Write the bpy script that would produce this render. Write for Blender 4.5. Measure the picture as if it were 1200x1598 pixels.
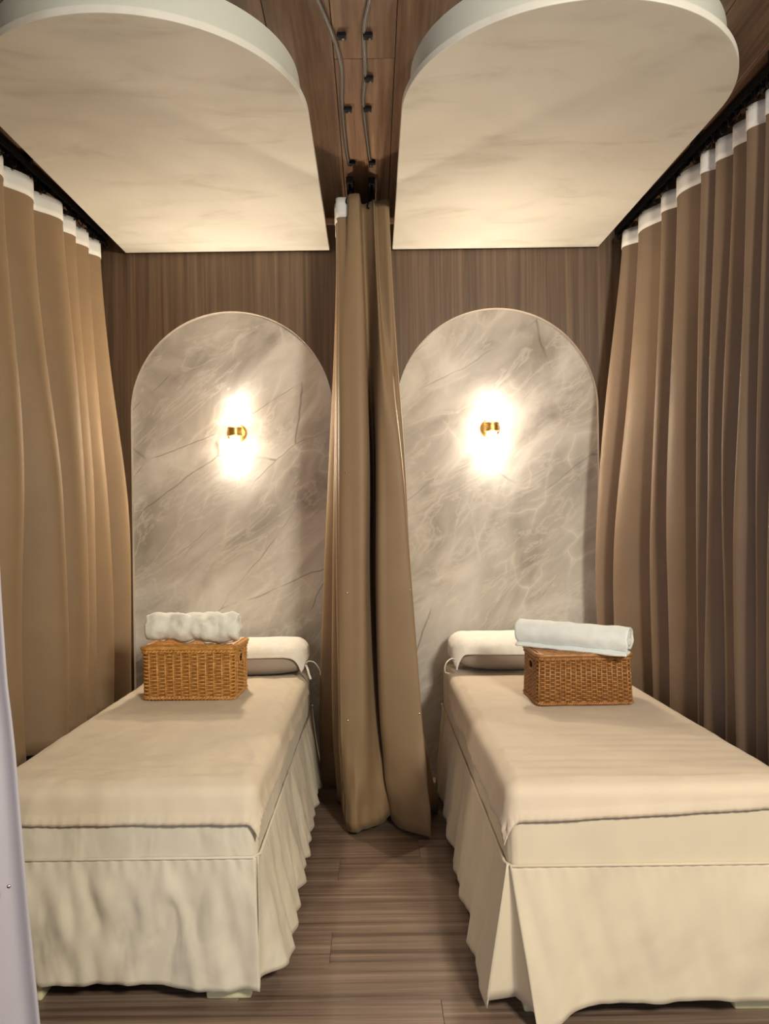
import bpy, bmesh, math, random
from mathutils import Vector, noise as mn
R = math.radians
PI = math.pi
sc = bpy.context.scene
for o in list(bpy.data.objects): bpy.data.objects.remove(o)
C = bpy.context.collection

# ------------------------------------------------------------------ camera
H = 1.34
FPX = 1200.0
cam = bpy.data.cameras.new('camera')
cam.sensor_fit = 'VERTICAL'
cam.sensor_height = 36.0
cam.lens = 36.0 * FPX / 1598.0
cam.shift_x = (600 - 583) / 1598.0
cam.shift_y = (830 - 799) / 1598.0
cam.clip_start = 0.05
camo = bpy.data.objects.new('camera', cam)
camo.location = (0, 0, H)
camo.rotation_euler = (PI / 2, R(0.75), 0)
C.objects.link(camo)
sc.camera = camo

# ------------------------------------------------------------------ world / lights / exposure
w = bpy.data.worlds.new('world'); sc.world = w; w.use_nodes = True
bg = w.node_tree.nodes['Background']
bg.inputs[0].default_value = (1.0, 0.96, 0.92, 1)
bg.inputs[1].default_value = 0.17

def area(name, loc, target, size, power, col):
    l = bpy.data.lights.new(name, 'AREA'); l.shape = 'RECTANGLE'
    l.size, l.size_y = size; l.energy = power; l.color = col
    o = bpy.data.objects.new(name, l); o.location = loc
    o.rotation_euler = (Vector(target) - Vector(loc)).to_track_quat('-Z', 'Y').to_euler()
    C.objects.link(o); return o
# daylight of the shop front and the corridor's ceiling lamp, both behind the camera
area('shopfront_daylight', (-2.0, -2.6, 1.9), (0.0, 2.5, 1.2), (1.6, 2.0), 24, (0.80, 0.86, 1.0))
area('corridor_lamp', (1.30, -0.45, 2.42), (-0.1, 2.4, 0.7), (0.45, 0.45), 66, (1.0, 0.93, 0.76))
SCONCE_W = 2.1          # glow on the wall round each bulb
SCONCE_F = 21.5         # light thrown into the room by each shade
sc.view_settings.view_transform = 'Standard'
sc.view_settings.look = 'None'
sc.view_settings.gamma = 1.0
sc.view_settings.use_curve_mapping = False
sc.view_settings.exposure = 0.78

# ------------------------------------------------------------------ helpers
class MB:
    def __init__(s): s.v = []; s.f = []
    def box(s, x0, x1, y0, y1, z0, z1):
        b = len(s.v)
        s.v += [(x0,y0,z0),(x1,y0,z0),(x1,y1,z0),(x0,y1,z0),(x0,y0,z1),(x1,y0,z1),(x1,y1,z1),(x0,y1,z1)]
        s.f += [tuple(b+i for i in q) for q in ((0,3,2,1),(4,5,6,7),(0,1,5,4),(1,2,6,5),(2,3,7,6),(3,0,4,7))]
        return s
    def grid(s, rows, closed=False):
        b = len(s.v); n = len(rows[0])
        for r in rows: s.v += [tuple(p) for p in r]
        for i in range(len(rows)-1):
            for j in range(n if closed else n-1):
                k = (j+1) % n
                s.f.append((b+i*n+j, b+i*n+k, b+(i+1)*n+k, b+(i+1)*n+j))
        return s
    def tube(s, pts, r, n=6, caps=True, closed=False, flat=1.0):
        pts = [Vector(p) for p in pts]; m = len(pts)
        rr = r if isinstance(r, (list, tuple)) else [r]*m
        rows = []; up = None
        for i, p in enumerate(pts):
            if closed: t = pts[(i+1)%m] - pts[i-1]
            else: t = pts[min(i+1, m-1)] - pts[max(i-1, 0)]
            if t.length < 1e-9: t = Vector((0,0,1))
            t.normalize()
            if up is None:
                up = Vector((0,0,1)) if abs(t.z) < .9 else Vector((1,0,0))
            a = t.cross(up)
            if a.length < 1e-6: a = t.cross(Vector((0,1,0)))
            a.normalize(); bb = a.cross(t); up = bb
            rows.append([p + a*rr[i]*math.cos(2*PI*k/n) + bb*rr[i]*flat*math.sin(2*PI*k/n) for k in range(n)])
        b = len(s.v)
        if closed: rows.append(rows[0])
        s.grid(rows, True)
        if caps and not closed:
            s.f.append(tuple(b+k for k in range(n)))
            e = b + (m-1)*n
            s.f.append(tuple(e+k for k in reversed(range(n))))
        return s
    def lathe(s, prof, n=24, loc=(0,0,0), axis='z'):
        rows = []
        for r, h in prof:
            row = []
            for k in range(n):
                a = 2*PI*k/n; x, y = r*math.cos(a), r*math.sin(a)
                if axis == 'z': p = (loc[0]+x, loc[1]+y, loc[2]+h)
                else: p = (loc[0]+x, loc[1]-h, loc[2]+y)     # along -y
                row.append(p)
            rows.append(row)
        return s.grid(rows, True)
    def prism(s, poly, z0, z1):
        b = len(s.v); n = len(poly)
        s.v += [(x, y, z0) for x, y in poly] + [(x, y, z1) for x, y in poly]
        s.f.append(tuple(b+i for i in reversed(range(n))))
        s.f.append(tuple(b+n+i for i in range(n)))
        for i in range(n):
            j = (i+1) % n
            s.f.append((b+i, b+j, b+n+j, b+n+i))
        return s
    def mesh(s, name, mat, smooth=False, bevel=0, seg=2):
        me = bpy.data.meshes.new(name); me.from_pydata([tuple(p) for p in s.v], [], s.f)
        bm = bmesh.new(); bm.from_mesh(me)
        if bevel:
            es = [e for e in bm.edges if len(e.link_faces) == 2 and e.calc_face_angle(0) > .6]
            bmesh.ops.bevel(bm, geom=es, offset=bevel, segments=seg, affect='EDGES', profile=.6)
        bmesh.ops.recalc_face_normals(bm, faces=bm.faces)
        bm.to_mesh(me); bm.free()
        if mat: me.materials.append(mat)
        if smooth:
            for p in me.polygons: p.use_smooth = True
        return me
    def build(s, name, mat, parent=None, smooth=False, bevel=0, seg=2, loc=None, solid=0, sub=0):
        me = s.mesh(name, mat, smooth, bevel, seg)
        o = bpy.data.objects.new(name, me); C.objects.link(o)
        if parent: o.parent = parent
        if loc: o.location = loc
        if solid:
            m = o.modifiers.new('solid', 'SOLIDIFY'); m.thickness = solid; m.offset = 0
        if sub:
            m = o.modifiers.new('sub', 'SUBSURF'); m.levels = sub; m.render_levels = sub
        return o

def empty(name, loc=(0,0,0), rz=0):
    o = bpy.data.objects.new(name, None); o.location = loc; o.rotation_euler = (0,0,rz)
    o.empty_display_size = .1
    C.objects.link(o); return o
def tag(o, label=None, cat=None, group=None, kind=None):
    if label: o['label'] = label
    if cat: o['category'] = cat
    if group: o['group'] = group
    if kind: o['kind'] = kind
    return o
def inst(me, name, parent, loc=(0,0,0), rot=(0,0,0)):
    o = bpy.data.objects.new(name, me); C.objects.link(o); o.parent = parent
    o.location = loc; o.rotation_euler = rot
    return o
def sm(a, b, x):
    t = max(0., min(1., (x-a)/(b-a))); return t*t*(3-2*t)
def nz(x, y, z=0.): return mn.noise(Vector((x, y, z)))
def crom(P, t):
    """Catmull-Rom through control tuples, t in [0, len-1]"""
    n = len(P); i = min(int(t), n-2); u = t-i
    p0 = P[max(i-1,0)]; p1 = P[i]; p2 = P[i+1]; p3 = P[min(i+2, n-1)]
    return tuple(.5*((2*b) + (-a+c)*u + (2*a-5*b+4*c-d)*u*u + (-a+3*b-3*c+d)*u**3) for a, b, c, d in zip(p0, p1, p2, p3))

# ------------------------------------------------------------------ materials
class NT:
    def __init__(s, name):
        s.m = bpy.data.materials.new(name); s.m.use_nodes = True
        s.t = s.m.node_tree; s.b = s.t.nodes['Principled BSDF']; s.out = s.t.nodes['Material Output']
    def n(s, typ, **k):
        x = s.t.nodes.new(typ)
        for a, v in k.items():
            if a.startswith('_'): setattr(x, a[1:], v)
            else: x.inputs[a.replace('__', ' ')].default_value = v
        return x
    def l(s, a, b): s.t.links.new(a, b)
    def coord(s, scale=(1,1,1), rot=(0,0,0), src='pos'):
        if src == 'pos': c = s.n('ShaderNodeNewGeometry').outputs['Position']
        else: c = s.n('ShaderNodeTexCoord').outputs['Object']
        m = s.n('ShaderNodeMapping'); m.inputs['Scale'].default_value = scale; m.inputs['Rotation'].default_value = rot
        s.l(c, m.inputs['Vector']); return m
    def along(s, vec, ang, size):
        m = s.n('ShaderNodeMapping'); m.vector_type = 'TEXTURE'
        m.inputs['Rotation'].default_value = (0, R(-ang), 0); m.inputs['Scale'].default_value = size
        s.l(vec, m.inputs['Vector']); return m.outputs[0]
    def noise(s, vec, scale, detail=4, rough=.55, dist=0.):
        x = s.n('ShaderNodeTexNoise'); x.inputs['Scale'].default_value = scale; x.inputs['Detail'].default_value = detail
        x.inputs['Roughness'].default_value = rough; x.inputs['Distortion'].default_value = dist
        s.l(vec, x.inputs['Vector']); return x
    def ramp(s, fac, stops):
        x = s.n('ShaderNodeValToRGB'); e = x.color_ramp.elements
        while len(e) < len(stops): e.new(.5)
        for q, (p, c) in zip(e, stops):
            q.position = p; q.color = tuple(c)+(1,) if len(c) == 3 else c
        s.l(fac, x.inputs['Fac']); return x
    def mix(s, fac, a, b, typ='MIX'):
        x = s.n('ShaderNodeMixRGB'); x.blend_type = typ
        for sock, v in (('Fac', fac), ('Color1', a), ('Color2', b)):
            if hasattr(v, 'links') or isinstance(v, bpy.types.NodeSocket): s.l(v, x.inputs[sock])
            elif isinstance(v, (int, float)): x.inputs[sock].default_value = v
            else: x.inputs[sock].default_value = tuple(v)+(1,) if len(v) == 3 else v
        return x
    def bump(s, h, strength, dist=.01):
        x = s.n('ShaderNodeBump'); x.inputs['Strength'].default_value = strength; x.inputs['Distance'].default_value = dist
        s.l(h, x.inputs['Height']); s.l(x.outputs[0], s.b.inputs['Normal']); return x
    def set(s, **k):
        for a, v in k.items(): s.b.inputs[a.replace('__', ' ')].default_value = v
        return s

def wood(name, c0, c1, c2, scale, rough=.45, var=.25, streak=1.0):
    """laminate: scale stretches the grain; each board gets its own tone and grain"""
    t = NT(name)
    mp = t.coord(scale)
    oi = t.n('ShaderNodeObjectInfo')
    ad = t.n('ShaderNodeVectorMath'); ad.operation = 'ADD'
    cm = t.n('ShaderNodeCombineXYZ')
    mu = t.n('ShaderNodeMath'); mu.operation = 'MULTIPLY'; mu.inputs[1].default_value = 37.
    t.l(oi.outputs['Random'], mu.inputs[0])
    for i in range(3): t.l(mu.outputs[0], cm.inputs[i])
    t.l(mp.outputs[0], ad.inputs[0]); t.l(cm.outputs[0], ad.inputs[1])
    a = t.noise(ad.outputs[0], 1.0, 6, .62, .35)
    b = t.noise(ad.outputs[0], 3.7, 5, .7, .2)
    r = t.ramp(a.outputs['Fac'], [(.28, c0), (.5, c1), (.74, c2)])
    r2 = t.ramp(b.outputs['Fac'], [(.3, (.62,.62,.62)), (.62, (1.06,1.06,1.06))])
    m = t.mix(.75*streak, r.outputs[0], r2.outputs[0], 'MULTIPLY')
    rv = t.ramp(oi.outputs['Random'], [(0, (1-var,)*3), (1, (1+var*.4,)*3)])
    m2 = t.mix(1, m.outputs[0], rv.outputs[0], 'MULTIPLY')
    t.l(m2.outputs[0], t.b.inputs['Base Color'])
    t.set(Roughness=rough)
    t.bump(b.outputs['Fac'], .12, .002)
    return t.m

M = {}
M['wall_wood'] = wood('wall_wood', (.055,.030,.015), (.125,.073,.040), (.20,.125,.073), (27, 27, .5), .5, .0)
M['ceil_wood'] = wood('ceiling_wood', (.11,.058,.034), (.215,.125,.078), (.32,.205,.137), (24, 1.0, 24), .36, .10)
M['side_wood'] = wood('side_wood', (.07,.038,.025), (.12,.07,.045), (.17,.105,.07), (22, 22, .9), .5, .0)
M['floor_wood'] = wood('floor_wood', (.080,.050,.036), (.205,.140,.103), (.36,.262,.198), (.8, 40, 20), .4, .14)
M['floor_gap'] = NT('floor_gap').set(Base__Color=(.035,.024,.018,1), Roughness=.8).m

def plaster():
    t = NT('cream_plaster'); P = t.coord((1, 1, 1)).outputs[0]
    a = t.noise(P, 1.3, 4, .5, .9)
    mp2 = t.coord((.9, 2.2, 1), (0, 0, .3)); b = t.noise(mp2.outputs[0], 2.0, 5, .55, 1.6)
    r = t.ramp(a.outputs['Fac'], [(.3, (.61,.59,.53)), (.55, (.73,.71,.65)), (.75, (.81,.79,.73))])
    r2 = t.ramp(b.outputs['Fac'], [(.30, (.80,.78,.75)), (.42, (.95,.945,.94)), (.5, (1,1,1))])
    m = t.mix(.8, r.outputs[0], r2.outputs[0], 'MULTIPLY')
    t.l(m.outputs[0], t.b.inputs['Base Color']); t.set(Roughness=.7)
    t.bump(b.outputs['Fac'], .10, .004); return t.m
M['plaster'] = plaster()
M['fascia'] = NT('panel_edge_paint').set(Base__Color=(.60,.61,.55,1), Roughness=.55).m

def marble():
    t = NT('greige_marble'); P = t.coord((1, 1, 1)).outputs[0]
    A = t.along(P, 50, (1.6, 1, .75))
    a = t.noise(A, 2.6, 5, .55, .9)
    base = t.ramp(a.outputs['Fac'], [(.30, (.32,.28,.24)), (.5, (.50,.46,.41)), (.70, (.68,.64,.59))])
    wn = t.noise(P, 2.2, 3, .5)
    # pale feathery veins
    wv = t.mix(.28, P, wn.outputs['Color'], 'ADD')
    v = t.n('ShaderNodeTexVoronoi'); v.feature = 'DISTANCE_TO_EDGE'; v.inputs['Scale'].default_value = 5.0
    t.l(t.along(wv.outputs[0], 55, (1.9, 1, .8)), v.inputs['Vector'])
    vr = t.ramp(v.outputs['Distance'], [(0, (.70,.70,.70)), (.02, (.32,.32,.32)), (.10, (0,0,0))])
    mk = t.noise(P, 4.0, 3); mkr = t.ramp(mk.outputs['Fac'], [(.44, (0,0,0)), (.66, (1,1,1))])
    vm = t.mix(1, vr.outputs[0], mkr.outputs[0], 'MULTIPLY')
    c1 = t.mix(vm.outputs[0], base.outputs[0], (.74,.70,.63))
    n2 = t.noise(t.along(P, 38, (2.6, 1, .8)), 4.2, 5, .6, 1.1)
    n2r = t.ramp(n2.outputs['Fac'], [(.48, (0,0,0)), (.505, (.45,.45,.45)), (.53, (0,0,0))])
    c2 = t.mix(n2r.outputs[0], c1.outputs[0], (.68,.64,.57))
    # dark hairline cracks running up to the right
    wv2 = t.mix(.10, P, wn.outputs['Color'], 'ADD')
    d = t.n('ShaderNodeTexVoronoi'); d.feature = 'DISTANCE_TO_EDGE'; d.inputs['Scale'].default_value = 2.0
    t.l(t.along(wv2.outputs[0], 40, (2.6, 1, .7)), d.inputs['Vector'])
    dr = t.ramp(d.outputs['Distance'], [(0, (.8,.8,.8)), (.003, (.45,.45,.45)), (.007, (0,0,0))])
    mk2 = t.noise(P, 3.4, 3); mkr2 = t.ramp(mk2.outputs['Fac'], [(.46, (0,0,0)), (.57, (.85,.85,.85))])
    dm = t.mix(1, dr.outputs[0], mkr2.outputs[0], 'MULTIPLY')
    c3 = t.mix(dm.outputs[0], c2.outputs[0], (.13,.105,.08))
    t.l(c3.outputs[0], t.b.inputs['Base Color']); t.set(Roughness=.30)
    t.b.inputs['Specular IOR Level'].default_value = .18
    return t.m
M['marble'] = marble()
M['reveal'] = NT('arch_reveal').set(Base__Color=(.46,.40,.34,1), Roughness=.5).m

def cloth(name, col, var=.06, rough=.8, sheen=.25, weave=900, bump=.08, big=6., wrinkle=0., wsc=7.):
    t = NT(name); mp = t.coord((1,1,1))
    a = t.noise(mp.outputs[0], big, 3)
    lo = tuple(c*(1-var) for c in col); hi = tuple(min(1, c*(1+var)) for c in col)
    r = t.ramp(a.outputs['Fac'], [(.3, lo), (.7, hi)])
    t.l(r.outputs[0], t.b.inputs['Base Color'])
    t.set(Roughness=rough); t.b.inputs['Sheen Weight'].default_value = sheen; t.b.inputs['Sheen Roughness'].default_value = .4
    b = t.noise(mp.outputs[0], weave, 2); bn = t.bump(b.outputs['Fac'], bump, .002)
    if wrinkle:
        wm = t.coord((1, 1, .45)); wnz = t.noise(wm.outputs[0], wsc, 2, .4, .5)
        b2 = t.n('ShaderNodeBump'); b2.inputs['Strength'].default_value = wrinkle; b2.inputs['Distance'].default_value = .02
        t.l(wnz.outputs['Fac'], b2.inputs['Height']); t.l(b2.outputs[0], bn.inputs['Normal'])
    return t.m
M['curtain'] = cloth('khaki_curtain_cloth', (.26,.170,.092), .05, .6, .08)
M['curtain_r'] = cloth('taupe_curtain_cloth', (.215,.145,.095), .05, .6, .08)
M['lining'] = cloth('white_lining_cloth', (.46,.43,.48), .03, .7, .2)
M['tape'] = cloth('white_header_tape', (.78,.77,.75), .03, .8, .1)
M['sheet'] = cloth('beige_sheet_cotton', (.66,.565,.435), .04, .7, .15, 700, wrinkle=.5, wsc=7.)
M['sheet_r'] = cloth('rose_beige_sheet_cotton', (.65,.54,.42), .04, .7, .15, 700, wrinkle=.25, wsc=6.)
M['cover'] = cloth('cream_cover_cotton', (.65,.59,.48), .04, .8, .15, 700, wrinkle=.8, wsc=10.)
M['cover_r'] = cloth('sand_cover_cotton', (.65,.565,.43), .04, .8, .15, 700, wrinkle=.35, wsc=6.)
M['pillow'] = cloth('taupe_pillowcase', (.36,.30,.245), .05, .8, .2, 600)
M['towel'] = cloth('white_terry', (.86,.86,.80), .05, .95, .5, 260, .6, 30, .35, 16.)
M['towel_b'] = cloth('cool_white_terry', (.82,.85,.84), .04, .95, .5, 320, .4, 30)
M['pillow_towel'] = cloth('cream_terry', (.84,.80,.72), .05, .95, .5, 300, .6, 30, .2, 14.)
def wicker(name, a, b, c):
    t = NT(name); mp = t.coord((1,1,1)); n = t.noise(mp.outputs[0], 60, 4)
    r = t.ramp(n.outputs['Fac'], [(.3, a), (.5, b), (.72, c)])
    t.l(r.outputs[0], t.b.inputs['Base Color']); t.set(Roughness=.38); return t.m
M['wicker'] = wicker('honey_wicker', (.40,.17,.035), (.58,.28,.07), (.72,.40,.13))
M['wicker_d'] = wicker('brown_wicker', (.23,.095,.025), (.34,.15,.042), (.46,.22,.07))
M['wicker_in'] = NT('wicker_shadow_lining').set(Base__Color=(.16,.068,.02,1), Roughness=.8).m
M['brass'] = NT('brass').set(Base__Color=(.72,.47,.15,1), Metallic=1.0, Roughness=.36).m
M['black'] = NT('black_plastic').set(Base__Color=(.004,.004,.005,1), Roughness=.5).m
M['black'].node_tree.nodes['Principled BSDF'].inputs['Specular IOR Level'].default_value = .15
M['steel'] = NT('bright_steel').set(Base__Color=(.8,.78,.74,1), Metallic=1.0, Roughness=.2).m
M['cable'] = NT('dark_cable').set(Base__Color=(.02,.014,.012,1), Roughness=.4).m
M['cable_glint'] = NT('painted_cable_glint').set(Base__Color=(.25,.2,.17,1), Roughness=.3).m  # pale colour painting the bright highlight line along a cable
M['foot'] = NT('cream_plastic').set(Base__Color=(.72,.70,.45,1), Roughness=.4).m
M['frame'] = NT('dark_bed_frame').set(Base__Color=(.10,.075,.06,1), Roughness=.7).m
def glass():
    t = NT('frosted_glass'); nd = t.t.nodes
    tr = nd.new('ShaderNodeBsdfTransparent'); tl = nd.new('ShaderNodeBsdfTranslucent'); gl = nd.new('ShaderNodeBsdfGlossy')
    tr.inputs[0].default_value = (1, .98, .95, 1); tl.inputs[0].default_value = (1, .97, .92, 1); gl.inputs['Roughness'].default_value = .1
    m1 = nd.new('ShaderNodeMixShader'); m1.inputs[0].default_value = .40; t.l(tr.outputs[0], m1.inputs[1]); t.l(tl.outputs[0], m1.inputs[2])
    m2 = nd.new('ShaderNodeMixShader'); m2.inputs[0].default_value = .06; t.l(m1.outputs[0], m2.inputs[1]); t.l(gl.outputs[0], m2.inputs[2])
    t.l(m2.outputs[0], t.out.inputs['Surface']); return t.m
M['glass'] = glass()
M['bulb'] = NT('lit_bulb').set(Base__Color=(1,.9,.75,1)).m
M['bulb'].node_tree.nodes['Principled BSDF'].inputs['Emission Color'].default_value = (1, .90, .74, 1)
M['bulb'].node_tree.nodes['Principled BSDF'].inputs['Emission Strength'].default_value = 14

# ------------------------------------------------------------------ the setting
XL, XR, YW, YF, ZC = -1.64, 1.58, 4.15, -0.6, 3.0
tag(MB().box(XL-.1, XR+.1, -3.0, YW+.12, -.06, -.006).build('floor', M['floor_gap']), 'grey-brown wood laminate floor between the beds', kind='structure')
floor = bpy.data.objects['floor']
rnd = random.Random(4)
PW = .19
fm = {}
row = 0
y = 2.2 - PW*11
while y < YW + .05:
    y1 = min(y+PW, YW+.06)
    xs = -0.155 + (0, .52, -.41, 0, .33, -.25)[row % 6]
    x = xs - 1.2*2
    while x < XR:
        a, b = max(x, XL), min(x+1.2, XR)
        if b-a > .02:
            key = (round(b-a, 3), round(y1-y, 3))
            if key not in fm:
                fm[key] = MB().box(.0004, b-a-.0004, .0004, y1-y-.0004, -.008, 0).mesh('floor_plank', M['floor_wood'], bevel=.0007, seg=1)
            inst(fm[key], 'floor_plank', floor, (a, y, 0))
        x += 1.2
    y = y1; row += 1
# ceiling: backing slab and laminate boards that run away from the camera
ceil = tag(MB().box(XL-.1, XR+.1, YF, YW+.12, ZC+.012, ZC+.08).build('ceiling', M['floor_gap']), 'brown laminate board ceiling', kind='structure')
CW = .2135
x = -.117 - CW*8; k = 0
cm_ = {}
while x < XR:
    a, b = max(x, XL), min(x+CW, XR)
    cuts = [YF, .35, 2.698, YW+.05] if k == 8 else ([YF, 1.1, YW+.05] if k % 2 else [YF, 1.9 if k < 8 else .6, YW+.05])
    for c0, c1 in zip(cuts, cuts[1:]):
        if b-a < .01: continue
        key = (round(b-a, 3), round(c1-c0, 3))
        if key not in cm_:
            cm_[key] = MB().box(.0012, b-a-.0012, .0008, c1-c0-.0008, 0, .014).mesh('ceiling_board', M['ceil_wood'], bevel=.0015, seg=1)
        inst(cm_[key], 'ceiling_board', ceil, (a, c0, ZC))
    x += CW; k += 1

# back wall with two arched openings, cut as columns; marble set 5 cm behind
ARCH = [(-.756, .546, 1.994), (.677, .546, 1.994)]
def ztop(x):
    for cx, r, zs in ARCH:
        if abs(x-cx) < r - 1e-6: return zs + math.sqrt(r*r-(x-cx)**2)
    return 0.
xs = {XL-.1, XR+.1}
for cx, r, zs in ARCH:
    for i in range(49): xs.add(round(cx - r*math.cos(PI*i/48), 5))
xs = sorted(xs)
wb = MB()
def q4(m, a, b, c, d):
    i = len(m.v); m.v += [a, b, c, d]; m.f.append((i, i+1, i+2, i+3))
rv = MB()
for a, b in zip(xs, xs[1:]):
    mid = (a+b)/2; ins = ztop(mid) > 0
    cc = [q for q in ARCH if abs(mid-q[0]) < q[1]]
    def zz(x):
        if not ins: return 0.
        cx, r, zs = cc[0]; return zs + math.sqrt(max(0, r*r-(x-cx)**2))
    za, zb = zz(a), zz(b)
    q4(wb, (a, YW, za), (b, YW, zb), (b, YW, ZC), (a, YW, ZC))
    if ins: q4(rv, (a, YW, za), (a, YW+.035, za), (b, YW+.035, zb), (b, YW, zb))
for cx, r, zs in ARCH:
    for s in (-1, 1): q4(rv, (cx+s*r, YW, 0), (cx+s*r, YW+.05, 0), (cx+s*r, YW+.035, zs), (cx+s*r, YW, zs))
wall = tag(wb.build('wall_back', M['wall_wood']), 'brown wood-grain back wall with two arched niches', kind='structure')
rv.build('niche_reveal', M['reveal'], wall)
for i, (cx, r, zs) in enumerate(ARCH):
    poly = [(cx+(r+.02)*math.cos(a), zs+(r+.02)*math.sin(a)) for a in [PI*k/40 for k in range(41)]]
    poly = [(cx+r+.02, 0)] + poly + [(cx-r-.02, 0)]
    b = MB(); n = len(poly)
    b.v = [(x, YW+.035, z) for x, z in poly] + [(x, YW+.075, z) for x, z in poly]
    b.f = [tuple(range(n)), tuple(reversed(range(n, 2*n)))] + [(k, (k+1) % n, n+(k+1) % n, n+k) for k in range(n)]
    o = b.build('marble_panel', M['marble'], wall)
    o['label'] = 'grey-beige veined marble arch panel behind the %s bed' % ('left', 'right')[i]
tag(MB().box(XL-.1, XL, YF, YW, 0, ZC).build('wall_left', M['side_wood']), 'dark wood side wall behind the left curtain', kind='structure')
tag(MB().box(XR, XR+.1, YF, YW, 0, ZC).build('wall_right', M['side_wood']), 'dark wood side wall behind the right curtain', kind='structure')

# ------------------------------------------------------------------ arched ceiling panels
def panel_outline(cx, hw, yb, ysh, sp=0., n=96):
    l, r = cx-hw-max(0, -sp), cx+hw+max(0, sp); c, h = (l+r)/2, (r-l)/2
    p = [(cx-hw, yb), (l, ysh)]
    p += [(c - h*math.cos(PI*k/n), ysh - h*math.sin(PI*k/n)) for k in range(1, n)]
    p += [(r, ysh), (cx+hw, yb)]
    return p
for cx, hw, ysh, side, sp in ((-.764, .547, 2.80, 'left', -.05), (.674, .553, 2.775, 'right', .05)):
    e = empty('ceiling_panel', (cx, 4.13, 2.855))
    MB().prism(panel_outline(0, hw, 0, ysh-4.13, sp), 0, .026).build('panel_slab', M['plaster'], e, bevel=.003)
    MB().prism(panel_outline(0, hw-.035, -.01, ysh-4.13+.0, sp), .026, .145).build('panel_edge', M['fascia'], e)
    MB().prism(panel_outline(0, hw-.010, -.004, ysh-4.13, sp), .0262, .034).build('panel_lip', M['fascia'], e)
    tag(e, 'cream plaster arch-shaped ceiling panel hung over the %s bed' % side, 'ceiling panel', 'arched ceiling panels')

# ------------------------------------------------------------------ beds
def drape(x0, x1, y0, y1, top, over, step, r, off=0., flare=.1, wr=.003, seed=0, wavy=.0, hem=False, crease=None):
    """a cloth laid over a rounded block; over = (left, right, front, back) overhang, numbers or f(t)"""
    f = [(o if callable(o) else (lambda t, o=o: o)) for o in over]
    ml = max(max(f[0](t/10), f[1](t/10)) for t in range(11)); W = x1-x0; D = y1-y0
    nx = max(4, int((W+2*ml)/step)); ny = max(4, int((D+.3)/step))
    rows = []
    for j in range(ny+1):
        row = []
        for i in range(nx+1):
            u, v = i/nx, j/ny
            tx = max(0, min(1, (u*(W+2*ml)-ml)/W)); ty = max(0, min(1, v))
            xa, xb = x0-f[0](ty), x1+f[1](ty)
            ya, yb = y0-f[2](u), y1+f[3](u)
            qx = xa+(xb-xa)*u; qy = ya+(yb-ya)*v
            nx_ = max(x0+r, min(x1-r, qx)); ny_ = max(y0+r, min(y1-r, qy))
            dx, dy = qx-nx_, qy-ny_; d = math.hypot(dx, dy)
            n1 = nz(qx*7+seed, qy*4, seed)*.6 + nz(qx*17, qy*13+seed, 3)*.4
            if d < 1e-7:
                row.append((qx, qy, top+off+wr*n1+(crease(qx, qy) if crease else 0))); continue
            dx /= d; dy /= d
            if d < r*PI/2:
                a = d/r; h = (r+off)*math.sin(a); z = top-r+(r+off)*math.cos(a)
                z += wr*n1*math.cos(a); h += wr*n1*math.sin(a)
            else:
                e = d-r*PI/2
                al = (qx if abs(dy) > abs(dx) else qy)
                dist = min(qx-xa, xb-qx, qy-ya)
                if hem and dist < .022: wr_h = .0025+.0014*math.sin((qx if abs(dy) > abs(dx) else qy)*230)
                else: wr_h = 0.
                h = wr_h+r+off+flare*e+wr*n1 + wavy*min(1, e/.07)*(nz(al*9+seed, 1.7, seed)+.5*nz(al*23, 4.1, seed))
                z = top-r-e
            row.append((nx_+dx*h, ny_+dy*h, z))
        rows.append(row)
    return MB().grid(rows)

def skirt(p0, p1, out, ztop, hem, flare, amp, freq, seed, wr=.006, n=120, m=26, ends=lambda t: 1., sh=(0., 0.)):
    """a gathered cloth panel hanging from p0..p1; out = outward normal; functions of t along the edge"""
    p0, p1, out = Vector(p0), Vector(p1), Vector(out); L = (p1-p0).length
    rows = []
    for j in range(m+1):
        h = j/m; row = []
        for i in range(n+1):
            t = i/n; s = t*L
            zb = hem(t); z = ztop+(zb-ztop)*h
            ph = s*freq + 1.3*nz(s*2.3, seed) + .5*nz(s*1.5, h*1.1, seed+9)
            g = math.sin(ph)*.6 + .4*math.sin(ph*.53+1+seed)
            o = .004 + flare(t)*h**1.1 + amp*(h**.75)*(g*(.6+.5*nz(s*3, seed+4))+.2)
            o += wr*min(1, h*4)*(nz(s*9+h*1.2, h*1.3+seed, seed)+.55*nz(s*21-h*1.0, h*2.2, seed+2)+.5*(.25-abs(nz(s*12+h*5, h*4, seed+6)))*h)
            o += .0022*math.sin(s*170+seed)*max(0, 1-h*7)
            o *= ends(t)
            o = max(o, .003)
            p = p0+(p1-p0)*t+out*o+(p1-p0).normalized()*(sh[0]*(1-t)**5+sh[1]*t**5)*h
            row.append((p.x, p.y, z))
        rows.append(row)
    return MB().grid(rows)


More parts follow.
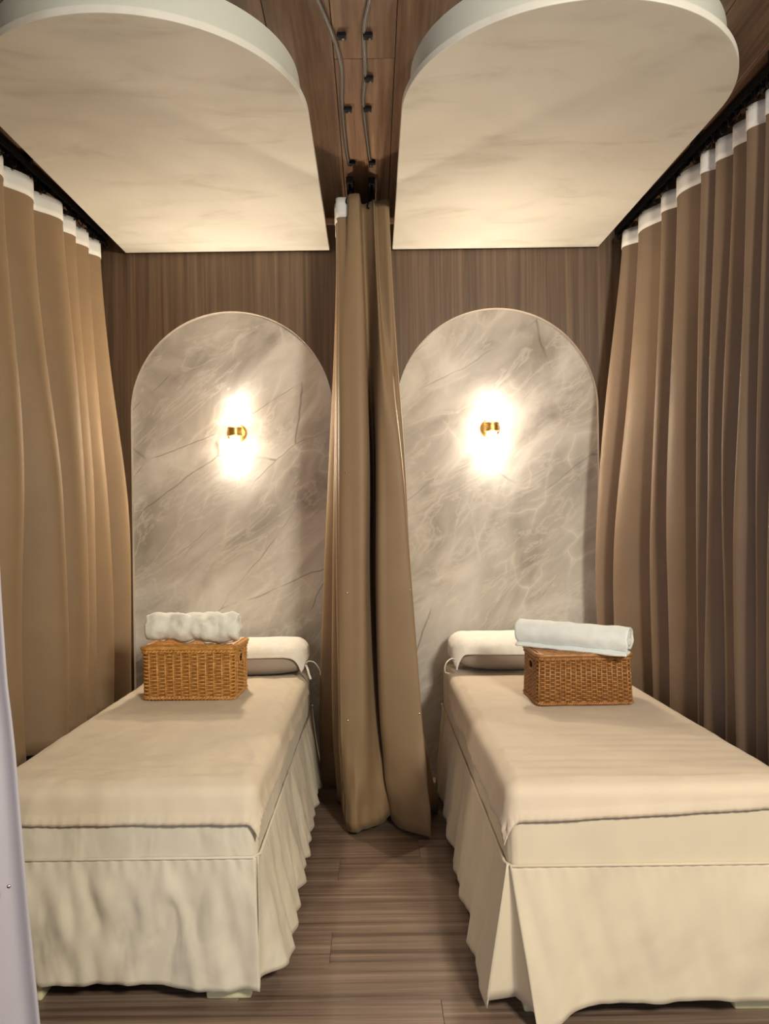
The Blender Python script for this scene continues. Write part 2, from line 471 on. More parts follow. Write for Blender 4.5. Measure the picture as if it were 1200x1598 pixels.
def bed(fsh, send, name_side, x0, x1, y0, y1, top, cov, seed, inner, hem_front, flare_front, amp_front, hem_side, flare_side, amp_side, feet_x):
    e = empty('massage_bed', ((x0+x1)/2, y0, 0))
    ox, oy = (x0+x1)/2, y0
    def loc(mb):
        mb.v = [(p[0]-ox, p[1]-oy, p[2]) for p in mb.v]; return mb
    band = top-.03*(1-0)-.41+ .03*PI/2 - 0
    loc(drape(x0, x1, y0, y1, top, (.225, .225, .225, .0), .02, .035, 0, .0, .003, seed, .002)).build('fitted_cover', cov, e, smooth=True)
    loc(MB().box(x0+.04, x1-.04, y0+.05, y1-.05, .36, top-.045)).build('mattress', M['frame'], e)
    loc(MB().box(x0+.06, x1-.06, y0+.07, y1-.07, .28, .36)).build('bed_frame', M['frame'], e)
    zs = .418
    # seam piping along the band's lower edge
    ex = .006
    loc(MB().tube([(x0-ex, y1, zs), (x0-ex, y0+.02, zs), (x0+.01, y0-ex, zs), (x1-.01, y0-ex, zs), (x1+ex, y0+.02, zs), (x1+ex, y1, zs)], .0045, 6)).build('seam_piping', cov, e, smooth=True)
    zt = .421
    loc(skirt((x0+.004, y0, 0), (x1-.004, y0, 0), (0, -1, 0), zt, hem_front, flare_front, amp_front[0], amp_front[1], seed, amp_front[2], sh=fsh)).build('front_skirt', cov, e, smooth=True, solid=.002)
    for s in (-1, 1):
        xx = x0 if s < 0 else x1
        vis = (s == inner)
        loc(skirt((xx, y0+.004, 0), (xx, y1, 0), (s, 0, 0), zt, hem_side, flare_side if vis else (lambda t: .012), amp_side[0]*(1 if vis else .3), amp_side[1], seed+3, .008, n=220 if vis else 90, ends=lambda t: send+(1-send)*sm(0, .03, t), sh=(-.012, 0))).build('side_skirt', cov, e, smooth=True, solid=.002)
    # pleat of cloth folded inwards at the visible front corner
    xc = x1 if inner > 0 else x0
    rows = []
    for j in range(14):
        h = j/13; z = zt+(.05-zt)*h
        fs = (fsh[1] if inner > 0 else fsh[0])*h
        a = Vector((xc-inner*.006+fs, y0-flare_front(1 if inner > 0 else 0)*h-.002, z))
        b = Vector((xc+inner*(.004+flare_side(0)*send*h), y0-.006*h, z))
        m_ = (a+b)/2+Vector((-inner*.02*h, .05*h+.004, 0))
        rows.append([a.lerp(m_, k/4)+Vector((0, .003, 0)) for k in range(4)]+[m_.lerp(b, k/4) for k in range(5)])
    loc(MB().grid(rows)).build('corner_pleat', cov, e, smooth=True, solid=.002)
    for fx0, fx1 in feet_x:
        for fy in (y0+.02, y1-.16):
            loc(MB().box(fx0+.01, fx1-.01, fy+.01, fy+.11, .05, .29)).build('leg', M['frame'], e)
            b = MB()
            b.prism([(fx0, fy), (fx1, fy), (fx1, fy+.13), (fx0, fy+.13)], 0, .085)
            loc(b).build('plastic_foot', M['foot'], e, bevel=.008)
    return e

LB = (-1.135, -.345, 2.195, 4.10, .62)
RB = (.358, 1.165, 2.115, 4.10, .635)
bl = bed((0, .012), .25, 'left', *LB, M['cover'], 1, 1,
         lambda t: .058+.012*nz(t*9, 1)+.010*math.sin(t*5), lambda t: .012+.006*math.sin(t*9), (.018, 34, .026),
         lambda t: .07 + .02*nz(t*12, 3), lambda t: .006+.062*sm(0, .045, t)*(1-.4*t), (.024, 46), ((-1.10, -.972), (-.50, -.369)))
tag(bl, 'massage bed with crumpled cream skirt, on the left by the white foreground curtain', 'bed', 'massage beds')
br = bed((.055, 0), 1.0, 'right', *RB, M['cover_r'], 7, -1,
         lambda t: .006+.052*sm(.0, .25, t)+.006*math.sin(t*11), lambda t: .03+.045*(1-sm(0, .35, t)), (.016, 13, .011),
         lambda t: .03+.03*nz(t*7, 5)+.02*sm(0, .2, t), lambda t: .062*(1-.4*t), (.024, 24), ((.40, .528), (.985, 1.115)))
tag(br, 'massage bed with smoother sand-coloured skirt, on the right', 'bed', 'massage beds')

# draw sheets lying over the beds
x0, x1, y0, y1, top = LB
o = drape(x0, x1, y0, 3.83, top, (.09, lambda t: .085+.02*nz(t*6, 2)-.02*t, lambda u: .088+.006*nz(u*8, 1), .0), .010, .035, .006, .12, .0060, 11, .008, True,
          lambda x, y: .006+.005*sm(2.62, 2.40, y)*nz(x*5+y*9, y*26, 2)+.004*nz(x*3, y*9+x*4, 7)+.005*sm(-.75, -.40, x)*nz(x*22+y*8, y*6, 5)).build('draw_sheet', M['sheet'], smooth=True, solid=.002)
tag(o, 'creased beige sheet laid over the left massage bed', 'sheet', 'bed sheets')
x0, x1, y0, y1, top = RB
o = drape(x0, x1, y0, 3.70, top, (lambda t: .105+.02*nz(t*6, 8)-.02*t, .09, lambda u: .085-.040*u, .0), .010, .035, .006, .13, .0035, 17, .007, True,
          lambda x, y: .005+.004*sm(2.75, 2.5, y)*nz(x*3+y*7, y*20, 2)+.003*nz(x*3, y*8+x*3, 9)).build('draw_sheet', M['sheet_r'], smooth=True, solid=.002)
tag(o, 'smooth rose-beige sheet laid over the right massage bed', 'sheet', 'bed sheets')

# ------------------------------------------------------------------ pillows, pillow towels
def spow(a, p): return math.copysign(abs(a)**p, a)
def pillow(cx, cy, z0, hx, hy, hz, seed):
    rows = []
    for j in range(25):
        th = -PI/2+PI*j/24; row = []
        for i in range(64):
            ph = 2*PI*i/64
            x = hx*spow(math.cos(th), .55)*spow(math.cos(ph), .38)
            y_ = hy*spow(math.cos(th), .55)*spow(math.sin(ph), .45)
            z = hz*spow(math.sin(th), .75)
            k = 1+.035*nz(x*9+seed, y_*9, z*9)
            row.append((x*k, y_*k, (z*k if z > -hz*.6 else z)+hz))
        rows.append(row)
    return MB().grid(rows, True).build('pillow', M['pillow'], smooth=True, loc=(cx, cy, z0))
pl = pillow(-.722, 3.945, .626, .382, .15, .078, 1)
tag(pl, 'taupe pillow at the head of the left bed behind the wicker basket', 'pillow', 'bed pillows')
pr = pillow(.762, 3.93, .641, .362, .16, .081, 5)
tag(pr, 'taupe pillow at the head of the right bed behind the wicker basket', 'pillow', 'bed pillows')
def pillow_towel(x0, x1, y0, y1, top, over, seed, label):
    o = drape(x0, x1, y0, y1, top, over, .012, .062, .008, .05, .006, seed, .006).build('pillow_towel', M['pillow_towel'], smooth=True, solid=.007)
    return tag(o, label, 'towel', 'towels spread over the pillows')
pillow_towel(-1.10, -.355, 3.79, 4.09, .785, (.05, lambda t: .06+.01*nz(t*5, 1), lambda u: .040-.01*u+.03*sm(.8, 1, u), .0), 21, 'cream towel spread over the pillow on the left bed')
pillow_towel(.39, 1.118, 3.765, 4.09, .803, (lambda t: .07, .05, lambda u: .040+.012*u+.03*(1-sm(0,.15,u)), .0), 25, 'cream towel spread over the pillow on the right bed')
# fabric ties at the head of the beds
def tie(parent, pts, name):
    p = [crom(pts, t*(len(pts)-1)/24) for t in range(25)]
    px, py, pz = parent.location
    MB().tube([(a-px, b-py, c-pz) for a, b, c in p], .006, 6, flat=.35).build(name, M['pillow_towel'], parent, smooth=True)
tie(pl, [(-.345, 3.82, .69), (-.33, 3.80, .705), (-.30, 3.79, .70), (-.275, 3.785, .665), (-.27, 3.78, .64)], 'pillow_tie')
tie(pl, [(-.345, 3.815, .685), (-.335, 3.79, .67), (-.325, 3.78, .64), (-.318, 3.78, .62)], 'pillow_tie')
tie(pr, [(.405, 3.79, .70), (.375, 3.765, .715), (.345, 3.75, .695), (.338, 3.745, .655), (.36, 3.745, .645)], 'pillow_tie')

# ------------------------------------------------------------------ wicker baskets
def rrect(hx, hy, r, n=8):
    p = []
    for cx, cy, a0 in ((hx-r, hy-r, 0), (-hx+r, hy-r, PI/2), (-hx+r, -hy+r, PI), (hx-r, -hy+r, 1.5*PI)):
        for k in range(n+1):
            a = a0+PI/2*k/n; p.append((cx+r*math.cos(a), cy+r*math.sin(a)))
    return p
def resample(poly, n):
    P = [Vector(p) for p in poly]+[Vector(poly[0])]; L = [0]
    for a, b in zip(P, P[1:]): L.append(L[-1]+(b-a).length)
    out = []; k = 0
    for i in range(n):
        s = L[-1]*i/n
        while L[k+1] < s: k += 1
        u = (s-L[k])/max(1e-9, L[k+1]-L[k]); out.append(P[k].lerp(P[k+1], u))
    return out, L[-1]
def basket(loc, rz, hx, hy, h, slot_side, taper, mat, label, lid, ns):
    e = empty('wicker_basket', loc, rz)
    rr = .018; rows = int(h/.0078)
    NP = ns*8
    base, per = resample(rrect(hx, hy, rr), NP)
    nrm = []
    for i in range(NP):
        t = base[(i+1) % NP]-base[i-1]; nrm.append(Vector((t.y, -t.x)).normalized())
    zs0, zs1, sw = h*.66, h*.86, .038
    wv = MB()
    for k in range(rows):
        z = .006+(h-.016)*k/(rows-1); s = 1+taper*(z/h)
        pts = []; segs = []
        for i in range(NP):
            o = .0048*math.cos(2*PI*i/8*.5 + PI*k)
            p = (base[i]*s)+nrm[i]*o
            hole = zs0 < z < zs1 and abs(base[i].y) < sw and base[i].x*slot_side > hx*.8
            if hole:
                if len(pts) > 1: segs.append(pts)
                pts = []
            else: pts.append((p.x, p.y, z))
        if pts: segs.append(pts)
        if len(segs) == 1 and len(pts) == NP: wv.tube(segs[0], .0042, 5, closed=True)
        else:
            if len(segs) > 1: segs = [segs[-1]+segs[0]] + segs[1:-1]
            for q in segs: wv.tube(q, .0042, 5)
    o = wv.build('woven_side', mat, e, smooth=True); o['kind'] = 'stuff'
    for i in range(0, NP, 8):
        p = base[(i+4) % NP]
        if abs(p.y) < sw and p.x*slot_side > hx*.8: continue
        q = p+nrm[(i+4) % NP]*.0035
        MB().tube([(q.x, q.y, .004), (q.x*(1+taper), q.y*(1+taper), h-.006)], .0034, 6).build('stake', mat, e, smooth=True)
    # inner lining so the weave reads closed, open at the hand hole
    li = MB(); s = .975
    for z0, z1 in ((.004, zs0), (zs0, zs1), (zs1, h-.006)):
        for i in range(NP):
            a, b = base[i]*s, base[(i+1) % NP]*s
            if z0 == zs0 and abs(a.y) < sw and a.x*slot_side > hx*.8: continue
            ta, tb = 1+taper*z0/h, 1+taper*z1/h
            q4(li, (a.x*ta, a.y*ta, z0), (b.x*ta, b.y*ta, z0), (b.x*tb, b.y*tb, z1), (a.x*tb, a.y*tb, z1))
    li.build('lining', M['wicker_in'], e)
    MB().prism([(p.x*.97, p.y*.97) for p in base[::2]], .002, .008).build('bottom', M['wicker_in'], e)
    # hand hole binding
    xx = slot_side*hx*(1+taper*.75)
    pts = []
    for k in range(28):
        a = 2*PI*k/28
        pts.append((xx+slot_side*.003, spow(math.cos(a), .6)*sw, (zs0+zs1)/2+spow(math.sin(a), .7)*(zs1-zs0)/2))
    MB().tube(pts, .005, 6, closed=True).build('hand_hole_rim', mat, e, smooth=True)
    # braided rim and base ring
    for z, r_, nm, ex in ((h-.004, .0075, 'rim', 1+taper), (.006, .0055, 'base_ring', 1)):
        for ph in (0, PI):
            pp = []
            for i in range(NP):
                a = i*.9+ph; q = base[i]*ex+nrm[i]*(.004+.0035*math.cos(a))
                pp.append((q.x, q.y, z+.0035*math.sin(a)))
            MB().tube(pp, r_*.75, 5, closed=True).build(nm, mat, e, smooth=True)
    if lid:
        t = 1+taper
        b = MB(); out = rrect(hx*t+.006, hy*t+.006, .024, 6)
        b.prism(out, h+.004, h+.014)
        L = b.build('lid', mat, e, bevel=.004)
        pp, _ = resample(rrect(hx*t+.008, hy*t+.008, .026), 160)
        MB().tube([(p.x+.0, p.y, h+.010) for p in pp], .0085, 8, closed=True).build('lid_rim', mat, L, smooth=True)
        wv = MB()
        for k in range(30):
            yy = -hy*.95+1.9*hy*k/29
            wv.tube([(x_*hx*.97/20, yy, h+.0145+.002*math.cos(PI*x_+PI*k)) for x_ in range(-20, 21)], .004, 4)
        q = wv.build('lid_weave', mat, L, smooth=True); q['kind'] = 'stuff'
    tag(e, label, 'basket', 'wicker baskets')
    return e
basket((-.790, 3.405, .637), R(-2.5), .191, .135, .208, 1, .012, M['wicker'], 'honey wicker basket under the fluffy towel on the left bed', True, 37)
basket((.822, 3.155, .650), R(1.0), .184, .135, .185, -1, -.03, M['wicker_d'], 'brown wicker basket under the rolled towel on the right bed', True, 60)

# ------------------------------------------------------------------ rolled towels
def roll(name, mat, length, r0, r1, turns, tail, squash, lump, loc, rz, ry, seed, thick, endtaper, label, fold=0.):
    prof = []
    n = int(26*turns)
    for i in range(n+1):
        u = i/n; a = -PI/2-2*PI*turns*(1-u); rad = r0+(r1-r0)*u
        prof.append((rad*math.cos(a), rad*math.sin(a)))
    # a free tail running along the underside, towards the viewer or back again
    x_, z_ = prof[-1]
    for i in range(1, 13):
        prof.append((x_+tail*i/12, z_-.0008*i))
    m = 56; rows = []
    for j in range(m+1):
        s = j/m; x = (s-.5)*length
        et = 1-endtaper*(abs(2*s-1)**6)
        row = []
        for k, (a, b) in enumerate(prof):
            nn = lump*(nz(x*14+seed, a*22, b*22)+.6*nz(x*34, a*40+seed, b*40))
            q = et*(1+nn/max(.02, math.hypot(a, b)))
            row.append((x+.010*nz(a*25, b*25, seed+(0 if s < .5 else 5))*sm(.3, 1, abs(2*s-1)), a*q, b*q*squash))
        rows.append(row)
    zmin = min(p[2] for r_ in rows for p in r_)
    for r_ in rows:
        for i, p in enumerate(r_): r_[i] = (p[0], p[1], p[2]-zmin)
    o = MB().grid(rows).build(name, mat, smooth=True, loc=loc, solid=thick)
    o.rotation_euler = (0, ry, rz)
    return tag(o, label, 'towel', 'rolled towels on the baskets')
roll('rolled_towel', M['towel'], .395, .008, .057, 3.2, -.006, 1.02, .015, (-.785, 3.335, .866), R(-3), R(.8), 3, .013, .14, 'fluffy crumpled white towel on the left honey wicker basket')
roll('rolled_towel', M['towel_b'], .462, .006, .050, 3.0, -.055, .98, .0035, (.800, 3.115, .857), R(-35), R(1.2), 9, .010, .02, 'smooth rolled white towel with open spiral end on the right brown wicker basket')

# ------------------------------------------------------------------ wall sconces
def sconce(cx, z, side):
    yb = YW+.035
    e = empty('wall_sconce', (cx, yb, z))
    MB().lathe([(0, 0), (.053, 0), (.053, .008), (.048, .014), (.030, .017), (0, .017)], 32, axis='y').build('backplate', M['brass'], e, smooth=True)
    MB().tube([(0, -.014, 0), (0, -.055, 0)], .011, 12).build('arm', M['brass'], e, smooth=True)
    yc = -.068
    MB().lathe([(0, -.024), (.036, -.024), (.039, -.021), (.039, -.014), (.036, -.012), (.036, .012), (.039, .014), (.039, .021), (.036, .024), (0, .024)], 32, (0, yc, 0)).build('collar', M['brass'], e)
    for s, nm in ((1, 'upper'), (-1, 'lower')):
        hgt = .105 if s > 0 else .120; r1 = .036 if s > 0 else .050
        pr_ = [(.027, s*.022), (.029, s*.05), (.5*(.029+r1), s*.085), (r1, s*(.022+hgt)), (r1-.003, s*(.022+hgt)), (.5*(.029+r1)-.003, s*.085), (.026, s*.05), (.024, s*.024)]
        g = MB().lathe(pr_, 28, (0, yc, 0)).build('glass_shade', M['glass'], e, smooth=True)
        MB().lathe([(0, s*.024), (.010, s*.026), (.011, s*.045), (.019, s*.065), (.020, s*.08), (.014, s*.094), (0, s*.10)], 18, (0, yc, 0)).build('bulb', M['bulb'], g, smooth=True)
        l = bpy.data.lights.new('sconce_light', 'POINT'); l.energy = SCONCE_W; l.color = (1, .92, .80); l.shadow_soft_size = .03
        lo = bpy.data.objects.new('sconce_light', l); C.objects.link(lo); lo.parent = e; lo.location = (0, yc, s*.10)
        l = bpy.data.lights.new('sconce_throw', 'SPOT'); l.energy = SCONCE_F; l.color = (1, .84, .62); l.shadow_soft_size = .03
        l.spot_size = PI*.999; l.spot_blend = .25
        lo = bpy.data.objects.new('sconce_throw', l); C.objects.link(lo); lo.parent = e; lo.location = (0, yc-.015, s*.11)
        lo.rotation_euler = Vector((0, -.975, s*.22)).to_track_quat('-Z', 'Y').to_euler()
    tag(e, 'lit brass wall sconce with glass shades on the %s marble arch' % side, 'wall lamp', 'wall sconces')
sconce(-.735, 1.885, 'left')
sconce(.640, 1.893, 'right')

# ------------------------------------------------------------------ curtains and rails
def hook_mesh():
    pts = [(0, .0, .0), (0, .006, -.012), (0, .014, -.02), (0, .020, -.012), (0, .018, .004), (0, .008, .014), (0, -.004, .020), (0, -.006, .034), (0, 0, .044)]
    pp = [crom(pts, t*(len(pts)-1)/20) for t in range(21)]
    return MB().tube(pp, .0032, 5).mesh('hook', M['black'], True)
HOOK = hook_mesh()
GLIDER = MB().box(-.007, .007, -.013, .013, -.012, .012).mesh('glider', M['black'], bevel=.003)

def rail(name, a, b, z, label, ends=3):
    a, b = Vector(a), Vector(b); L = (b-a).length; ang = math.atan2(b.y-a.y, b.x-a.x)
    e = empty(name, (a.x, a.y, z), ang)
    bb = MB(); bb.box(0, L, -.016, -.005, 0, .03); bb.box(0, L, .005, .016, 0, .03); bb.box(0, L, -.016, .016, .022, .03)
    bb.build('track', M['black'], e, bevel=.0015)
    for k in range(ends):
        x = L*(k+.5)/ends
        MB().box(x-.012, x+.012, -.018, .018, .03, ZC-z).build('bracket', M['black'], e, bevel=.003)
    for x in (0, L):
        MB().box(x-.006, x+.006, -.016, .016, -.004, .026).build('end_cap', M['black'], e, bevel=.003)
    return tag(e, label, 'curtain rail', 'curtain rails')

def side_curtain(xr, slope, s, pleats, ztop, zbot, mat, bulge, seed, label, tapeh=.085):
    """s=+1: hangs on the left and bulges towards +x"""
    e = empty('curtain', (xr, pleats[-1], 0))
    rn = random.Random(seed)
    K = len(pleats)-1
    wdt = [pleats[k+1]-pleats[k] for k in range(K)]
    amp = [min(.160, .42*wdt[k]+.060)*rn.uniform(.82, 1.15) for k in range(K)]
    lean = [rn.uniform(-.12, .22) for _ in range(K)]
    N = 18; rows = []; M_ = 56
    def pt(k, u, h, ex=0.):
        """k fold, u 0..1 in fold, h 0 top .. 1 bottom"""
        z = ztop+(zbot(pleats[k]+wdt[k]*u)-ztop)*h
        grow = .40+.60*sm(-.1, .6, h)
        p = abs(math.sin(PI*u))**(.85+.25*(1-h))
        ridge = .010*math.sin(PI*2*u+seed+k)*h
        a = amp[k]*(.8+.35*nz(k*1.7, h*1.8, seed))
        kn = max(0, min(K, k+u))
        val = (.018*nz(round(kn)*2.1, h*2.0, seed+3))*sm(.05, .4, h) if True else 0
        off = a*grow*p-.025+ridge+bulge(pleats[k]+wdt[k]*u, h)*(.5+.5*p)+val*(1-p)
        yy = pleats[k]+wdt[k]*u + lean[k]*a*grow*math.sin(PI*u) + .012*nz(k*3.3+u, h*2.2, seed+8)*sm(.1, .5, h)*math.sin(PI*u)
        if s < 0: off = min(off, xr+slope*(yy-pleats[-1])-1.195+max(0, z-.60)*.45)
        return (s*(off+ex)+slope*(yy-pleats[-1]), yy-pleats[-1], z)
    for j in range(M_+1):
        h = j/M_; h = h*h*.35+h*.65
        row = []
        for k in range(K):
            for i in range(N): row.append(pt(k, i/N, h))
        row.append(pt(K-1, 1, h)); rows.append(row)
    MB().grid(rows).build('fabric', mat, e, smooth=True, solid=.003)
    tr = []
    for j in range(4):
        h = (ztop-tapeh*j/3+.002); row = []
        hh = (tapeh*j/3)/(ztop-.2)
        for k in range(K):
            for i in range(N):
                p = pt(k, i/N, hh, .004); row.append((p[0], p[1], ztop+.004-tapeh*j/3))
        p = pt(K-1, 1, hh, .004); row.append((p[0], p[1], ztop+.004-tapeh*j/3))
        tr.append(row)
    MB().grid(tr).build('header_tape', M['tape'], e, smooth=True, solid=.002)
    # hem turned up at the foot
    for k in range(K+1):
        for dy in ((0,) if k == K else (0, wdt[k]*.5)):
            yy = pleats[k]+dy-pleats[-1]
            inst(HOOK, 'hook', e, (s*.014+slope*yy, yy, ztop+.014), (0, 0, PI/2*s*-1))
            inst(GLIDER, 'glider', e, (slope*yy, yy, 2.922))
    return tag(e, label, 'curtain')

LP = [2.30, 2.52, 2.74, 2.96, 3.17, 3.40, 3.63, 3.78, 3.93, 4.07]
RPL = [2.08, 2.25, 2.42, 2.56, 2.667, 2.74, 2.87, 2.98, 3.10, 3.20, 3.46, 3.60, 3.88, 4.05]
side_curtain(-1.425, .07, 1, LP, 2.868, lambda y: .43, M['curtain'],
             lambda y, h: .02*sm(0, .6, h)+.06*sm(3.75, 4.05, y)*sm(-.1, .7, h), 2,
             'long khaki pleated curtain with white header tape along the left bed')
side_curtain(1.34, -.055, -1, RPL, 2.868, lambda y: .05, M['curtain_r'],
             lambda y, h: .015*sm(0, .6, h)+.115*sm(3.45, 4.05, y)*sm(-.1, .6, h)*(1-.6*sm(.6, 1.1, h)), 5,
             'long taupe pleated curtain with white header tape along the right bed')
rail('curtain_rail', (-1.57, 2.0, 0), (-1.421, 4.13, 0), 2.925, 'black curtain rail above the long left curtain', 4)
rail('curtain_rail', (1.464, 1.8, 0), (1.336, 4.13, 0), 2.925, 'black curtain rail above the long right curtain', 4)
rail('curtain_rail', (-.088, 3.49, 0), (-.088, 4.13, 0), 2.925, 'short black curtain rail above the middle curtain, under the left cable', 2)
rail('curtain_rail', (.012, 3.50, 0), (.012, 4.13, 0), 2.925, 'short black curtain rail above the middle curtain, under the right cable', 2)

# the middle curtain, drawn back and seen end-on: fold path at several heights
CK = {  # height: points from the left back to the right back
 2.90: [(-.150,4.08),(-.172,4.00),(-.120,3.93),(-.165,3.84),(-.115,3.78),(-.160,3.70),(-.152,3.655),(-.148,3.61),(-.100,3.605),(-.094,3.565),(-.052,3.555),(-.045,3.58),(-.040,3.66),(-.022,3.67),(.010,3.64),(.022,3.62),(.030,3.645),(.055,3.63),(.080,3.62),(.092,3.64),(.075,3.75),(.085,3.90),(.070,4.08)],
 2.30: [(-.165,4.08),(-.192,4.00),(-.130,3.93),(-.176,3.83),(-.125,3.77),(-.165,3.68),(-.122,3.63),(-.150,3.56),(-.138,3.52),(-.100,3.50),(-.048,3.495),(-.028,3.53),(-.030,3.66),(-.005,3.68),(.020,3.60),(.038,3.54),(.052,3.57),(.072,3.57),(.098,3.56),(.112,3.60),(.085,3.75),(.100,3.92),(.080,4.08)],
 1.70: [(-.19,4.08),(-.228,4.00),(-.140,3.93),(-.190,3.81),(-.130,3.75),(-.175,3.65),(-.128,3.59),(-.155,3.50),(-.142,3.46),(-.100,3.445),(-.040,3.44),(-.018,3.50),(-.012,3.66),(.012,3.68),(.020,3.50),(.060,3.46),(.115,3.45),(.130,3.48),(.120,3.56),(.148,3.58),(.110,3.75),(.120,3.92),(.095,4.08)],
 1.10: [(-.21,4.08),(-.262,4.00),(-.150,3.94),(-.205,3.80),(-.135,3.74),(-.178,3.62),(-.130,3.56),(-.158,3.46),(-.146,3.43),(-.100,3.42),(-.045,3.42),(-.030,3.50),(-.010,3.62),(.008,3.63),(.012,3.46),(.060,3.43),(.150,3.42),(.166,3.45),(.140,3.56),(.170,3.60),(.130,3.76),(.140,3.93),(.11,4.08)],
 0.50: [(-.22,4.08),(-.290,4.00),(-.165,3.95),(-.215,3.80),(-.140,3.74),(-.175,3.62),(-.128,3.56),(-.156,3.44),(-.148,3.42),(-.105,3.405),(-.050,3.41),(-.020,3.48),(.006,3.53),(.022,3.57),(.020,3.46),(.070,3.42),(.185,3.39),(.200,3.42),(.165,3.58),(.205,3.64),(.150,3.78),(.170,3.95),(.13,4.08)],
 0.02: [(-.23,4.08),(-.297,4.00),(-.175,3.95),(-.200,3.80),(-.145,3.76),(-.178,3.66),(-.130,3.60),(-.150,3.47),(-.135,3.43),(-.105,3.40),(-.060,3.42),(.000,3.47),(.050,3.50),(.085,3.55),(.060,3.50),(.110,3.42),(.212,3.32),(.232,3.35),(.200,3.55),(.285,3.62),(.24,3.80),(.20,3.97),(.15,4.08)]}
zk = sorted(CK, reverse=True); npt = len(CK[2.90]); SUB = 7
ce = empty('curtain', (-.03, 3.8, 0))
def cpt(z, t, ex=0.):
    i = 0
    while i < len(zk)-2 and z < zk[i+1]: i += 1
    u = (zk[i]-z)/(zk[i]-zk[i+1])
    cols = [CK[q] for q in zk]
    k = min(int(t), npt-2)
    def col(q): 
        return crom([c[q] for c in cols], i+max(0, min(1, u)))
    pts = [col(max(0, k-1)), col(k), col(k+1), col(min(npt-1, k+2))]
    a = crom(pts, 1+(t-k)); b = crom(pts, min(3, 1+(t-k)+.02)); 
    tx, ty = b[0]-a[0], b[1]-a[1]; L = math.hypot(tx, ty) or 1
    return (a[0]+.03+ty/L*ex, a[1]-3.8-tx/L*ex)
rows = []
MZ = 70
for j in range(MZ+1):
    h = j/MZ; row = []
    for i in range((npt-1)*SUB+1):
        t = i/SUB
        ztop = 2.905-.0*t
        zb = .018+.03*sm(11, 12.5, t)*(1-sm(13.5, 15, t))+.014*nz(t*.8, 3)+(.05 if t < 1 else 0)
        z = ztop+(zb-ztop)*h
        x, y = cpt(max(.02, min(2.9, z)), t)
        low = sm(.55, .05, z)
        x += .018*low*nz(t*.9, z*6, 4); y += .040*low*nz(t*.6+5, z*7, 7)+.012*low*nz(t*2.1, z*14, 2)
        row.append((x, y, z))
    rows.append(row)
MB().grid(rows).build('fabric', M['curtain'], ce, smooth=True, solid=.003)
tr = []
for j in range(4):
    z = 2.909-.095*j/3
    tr.append([cpt(min(2.9, z), i/SUB, .005)+(z,) for i in range(2*SUB, 8*SUB+4)])
MB().grid(tr).build('header_tape', M['tape'], ce, smooth=True, solid=.002)
for t in (1, 3, 5, 7, 9, 15, 18, 21):
    x, y = cpt(2.9, t)
    inst(HOOK, 'hook', ce, (-.058 if t < 11 else .042, y+.03, 2.895), (0, 0, PI/2 if t % 2 else -PI/2))
    inst(GLIDER, 'glider', ce, (-.058 if t < 11 else .042, y+.03, 2.922))
snap = MB().lathe([(0, 0), (.0048, 0), (.0048, .0015), (.003, .003), (0, .0035)], 12, axis='y').mesh('snap_stud', M['steel'], True)
for t, z in ((8.6, 1.607), (8.6, 1.071), (8.6, .506), (16.15, 1.082), (16.15, .537)):
    x, y = cpt(z, t)
    inst(snap, 'snap_stud', ce, (x, y-.003, z), (0, 0, .1))
tag(ce, 'bunched khaki curtain hanging between the two beds', 'curtain')

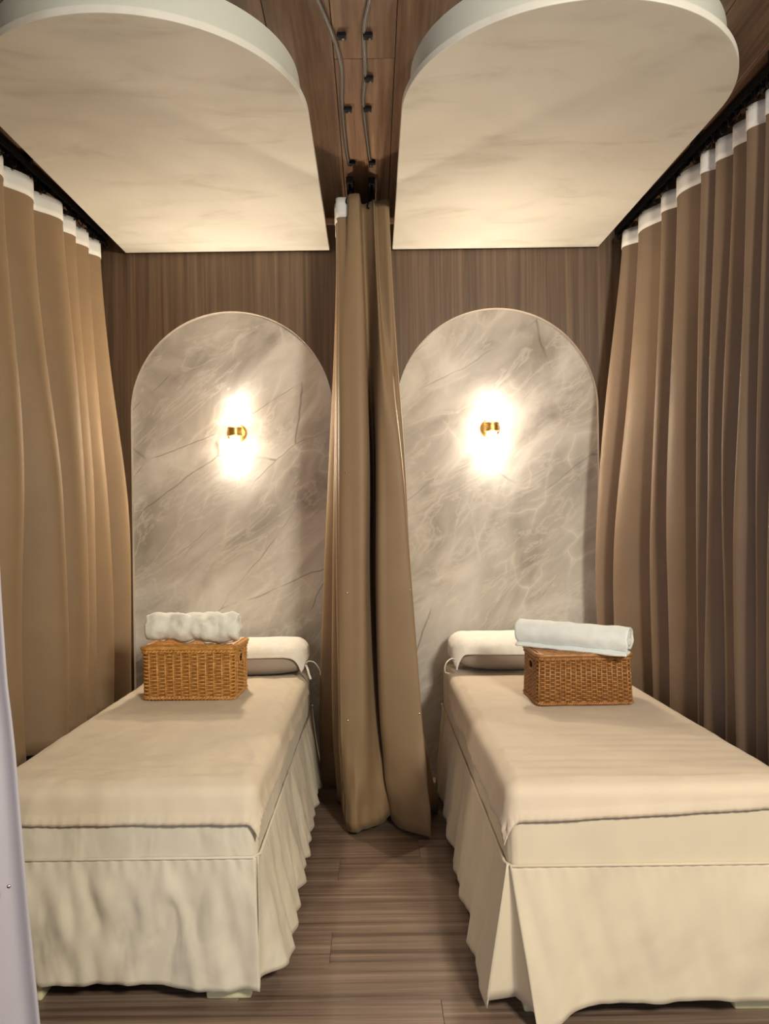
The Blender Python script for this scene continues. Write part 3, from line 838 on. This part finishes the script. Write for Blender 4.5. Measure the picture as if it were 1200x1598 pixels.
# white-lined curtain close to the camera on the left
fe = empty('curtain', (-1.1, 1.78, 0))
rows = []
for j in range(61):
    h = j/60; z = 2.90+(.03-2.90)*h; row = []
    xe = -1.03+.245*h**1.0 if h < 2 else 0
    xe = -.875+.02*sm(1.35, .8, z)+.075*max(0, (1.0-z))/1.0-.14*max(0, z-1.34)/1.5
    for i in range(121):
        t = i/120; x = -1.60+(xe+1.60)*t
        ph = t*21+.5*nz(t*4, h*2, 3)
        y = .045*(.5+.5*h)*math.sin(ph)+.02*nz(t*3, h*3, 6)
        if t > .93: y += -.02*sm(.93, 1, t)
        row.append((x+1.1, y+(.0 if t < 1 else .004), z))
    rows.append(row)
MB().grid(rows).build('fabric', M['lining'], fe, smooth=True, solid=.003)
for z in (.551, 1.042, 1.55):
    xe = -.875+.02*sm(1.35, .8, z)+.075*max(0, (1.0-z))-.14*max(0, z-1.34)/1.5
    o = inst(snap, 'snap_stud', fe, (xe+1.1-.012, -.045, z))
tag(fe, 'white lining of a curtain hanging in the left foreground', 'curtain')
rail('curtain_rail', (-1.60, 1.78, 0), (-.93, 1.78, 0), 2.94, 'black curtain rail of the white foreground curtain', 2)

# ------------------------------------------------------------------ cables on the ceiling
def cable(pts, clips, label):
    e = empty('cable', (pts[0][0], pts[0][1], ZC))
    px, py = pts[0]
    pp = [crom(pts, t*(len(pts)-1)/80) for t in range(81)]
    for dx, m, r_ in ((-.0036, 'cable', .0036), (.0, 'cable_glint', .0016), (.0036, 'cable', .0036)):
        q = [(x-px+dx*1.15, y-py, -.0045-(.0022 if m == 'cable_glint' else 0)) for x, y in pp]
        MB().tube(q, r_, 8).build('conductor' if m == 'cable' else 'glint_strip', M[m], e, smooth=True)  # thin pale strip between the conductors is the highlight, painted in
    for x, y in clips:
        b = MB(); b.box(-.015, .017, -.011, .011, -.017, 0)
        c = b.build('cable_clip', M['black'], e, bevel=.004, loc=(x-px, y-py, 0))
        MB().tube([(.006, 0, -.016), (.006, 0, -.020)], .0045, 10).build('nail_head', M['steel'], c)
    return tag(e, label, 'cable', 'cables clipped to the ceiling')
cable([(-.24, 1.9), (-.195, 2.2), (-.153, 2.382), (-.113, 2.569), (-.093, 2.748), (-.100, 2.975), (-.097, 3.297), (-.088, 3.478)],
      [(-.086, 2.56), (-.080, 3.007), (-.075, 3.441)], 'dark cable on the ceiling boards, the left one of two')
cable([(.07, 1.9), (.035, 2.2), (.010, 2.386), (-.010, 2.538), (-.009, 2.788), (-.018, 2.977), (-.001, 3.327), (.010, 3.488)],
      [(.002, 2.561), (.004, 2.804), (-.003, 3.004), (.014, 3.438)], 'dark cable on the ceiling boards, the right one of two')
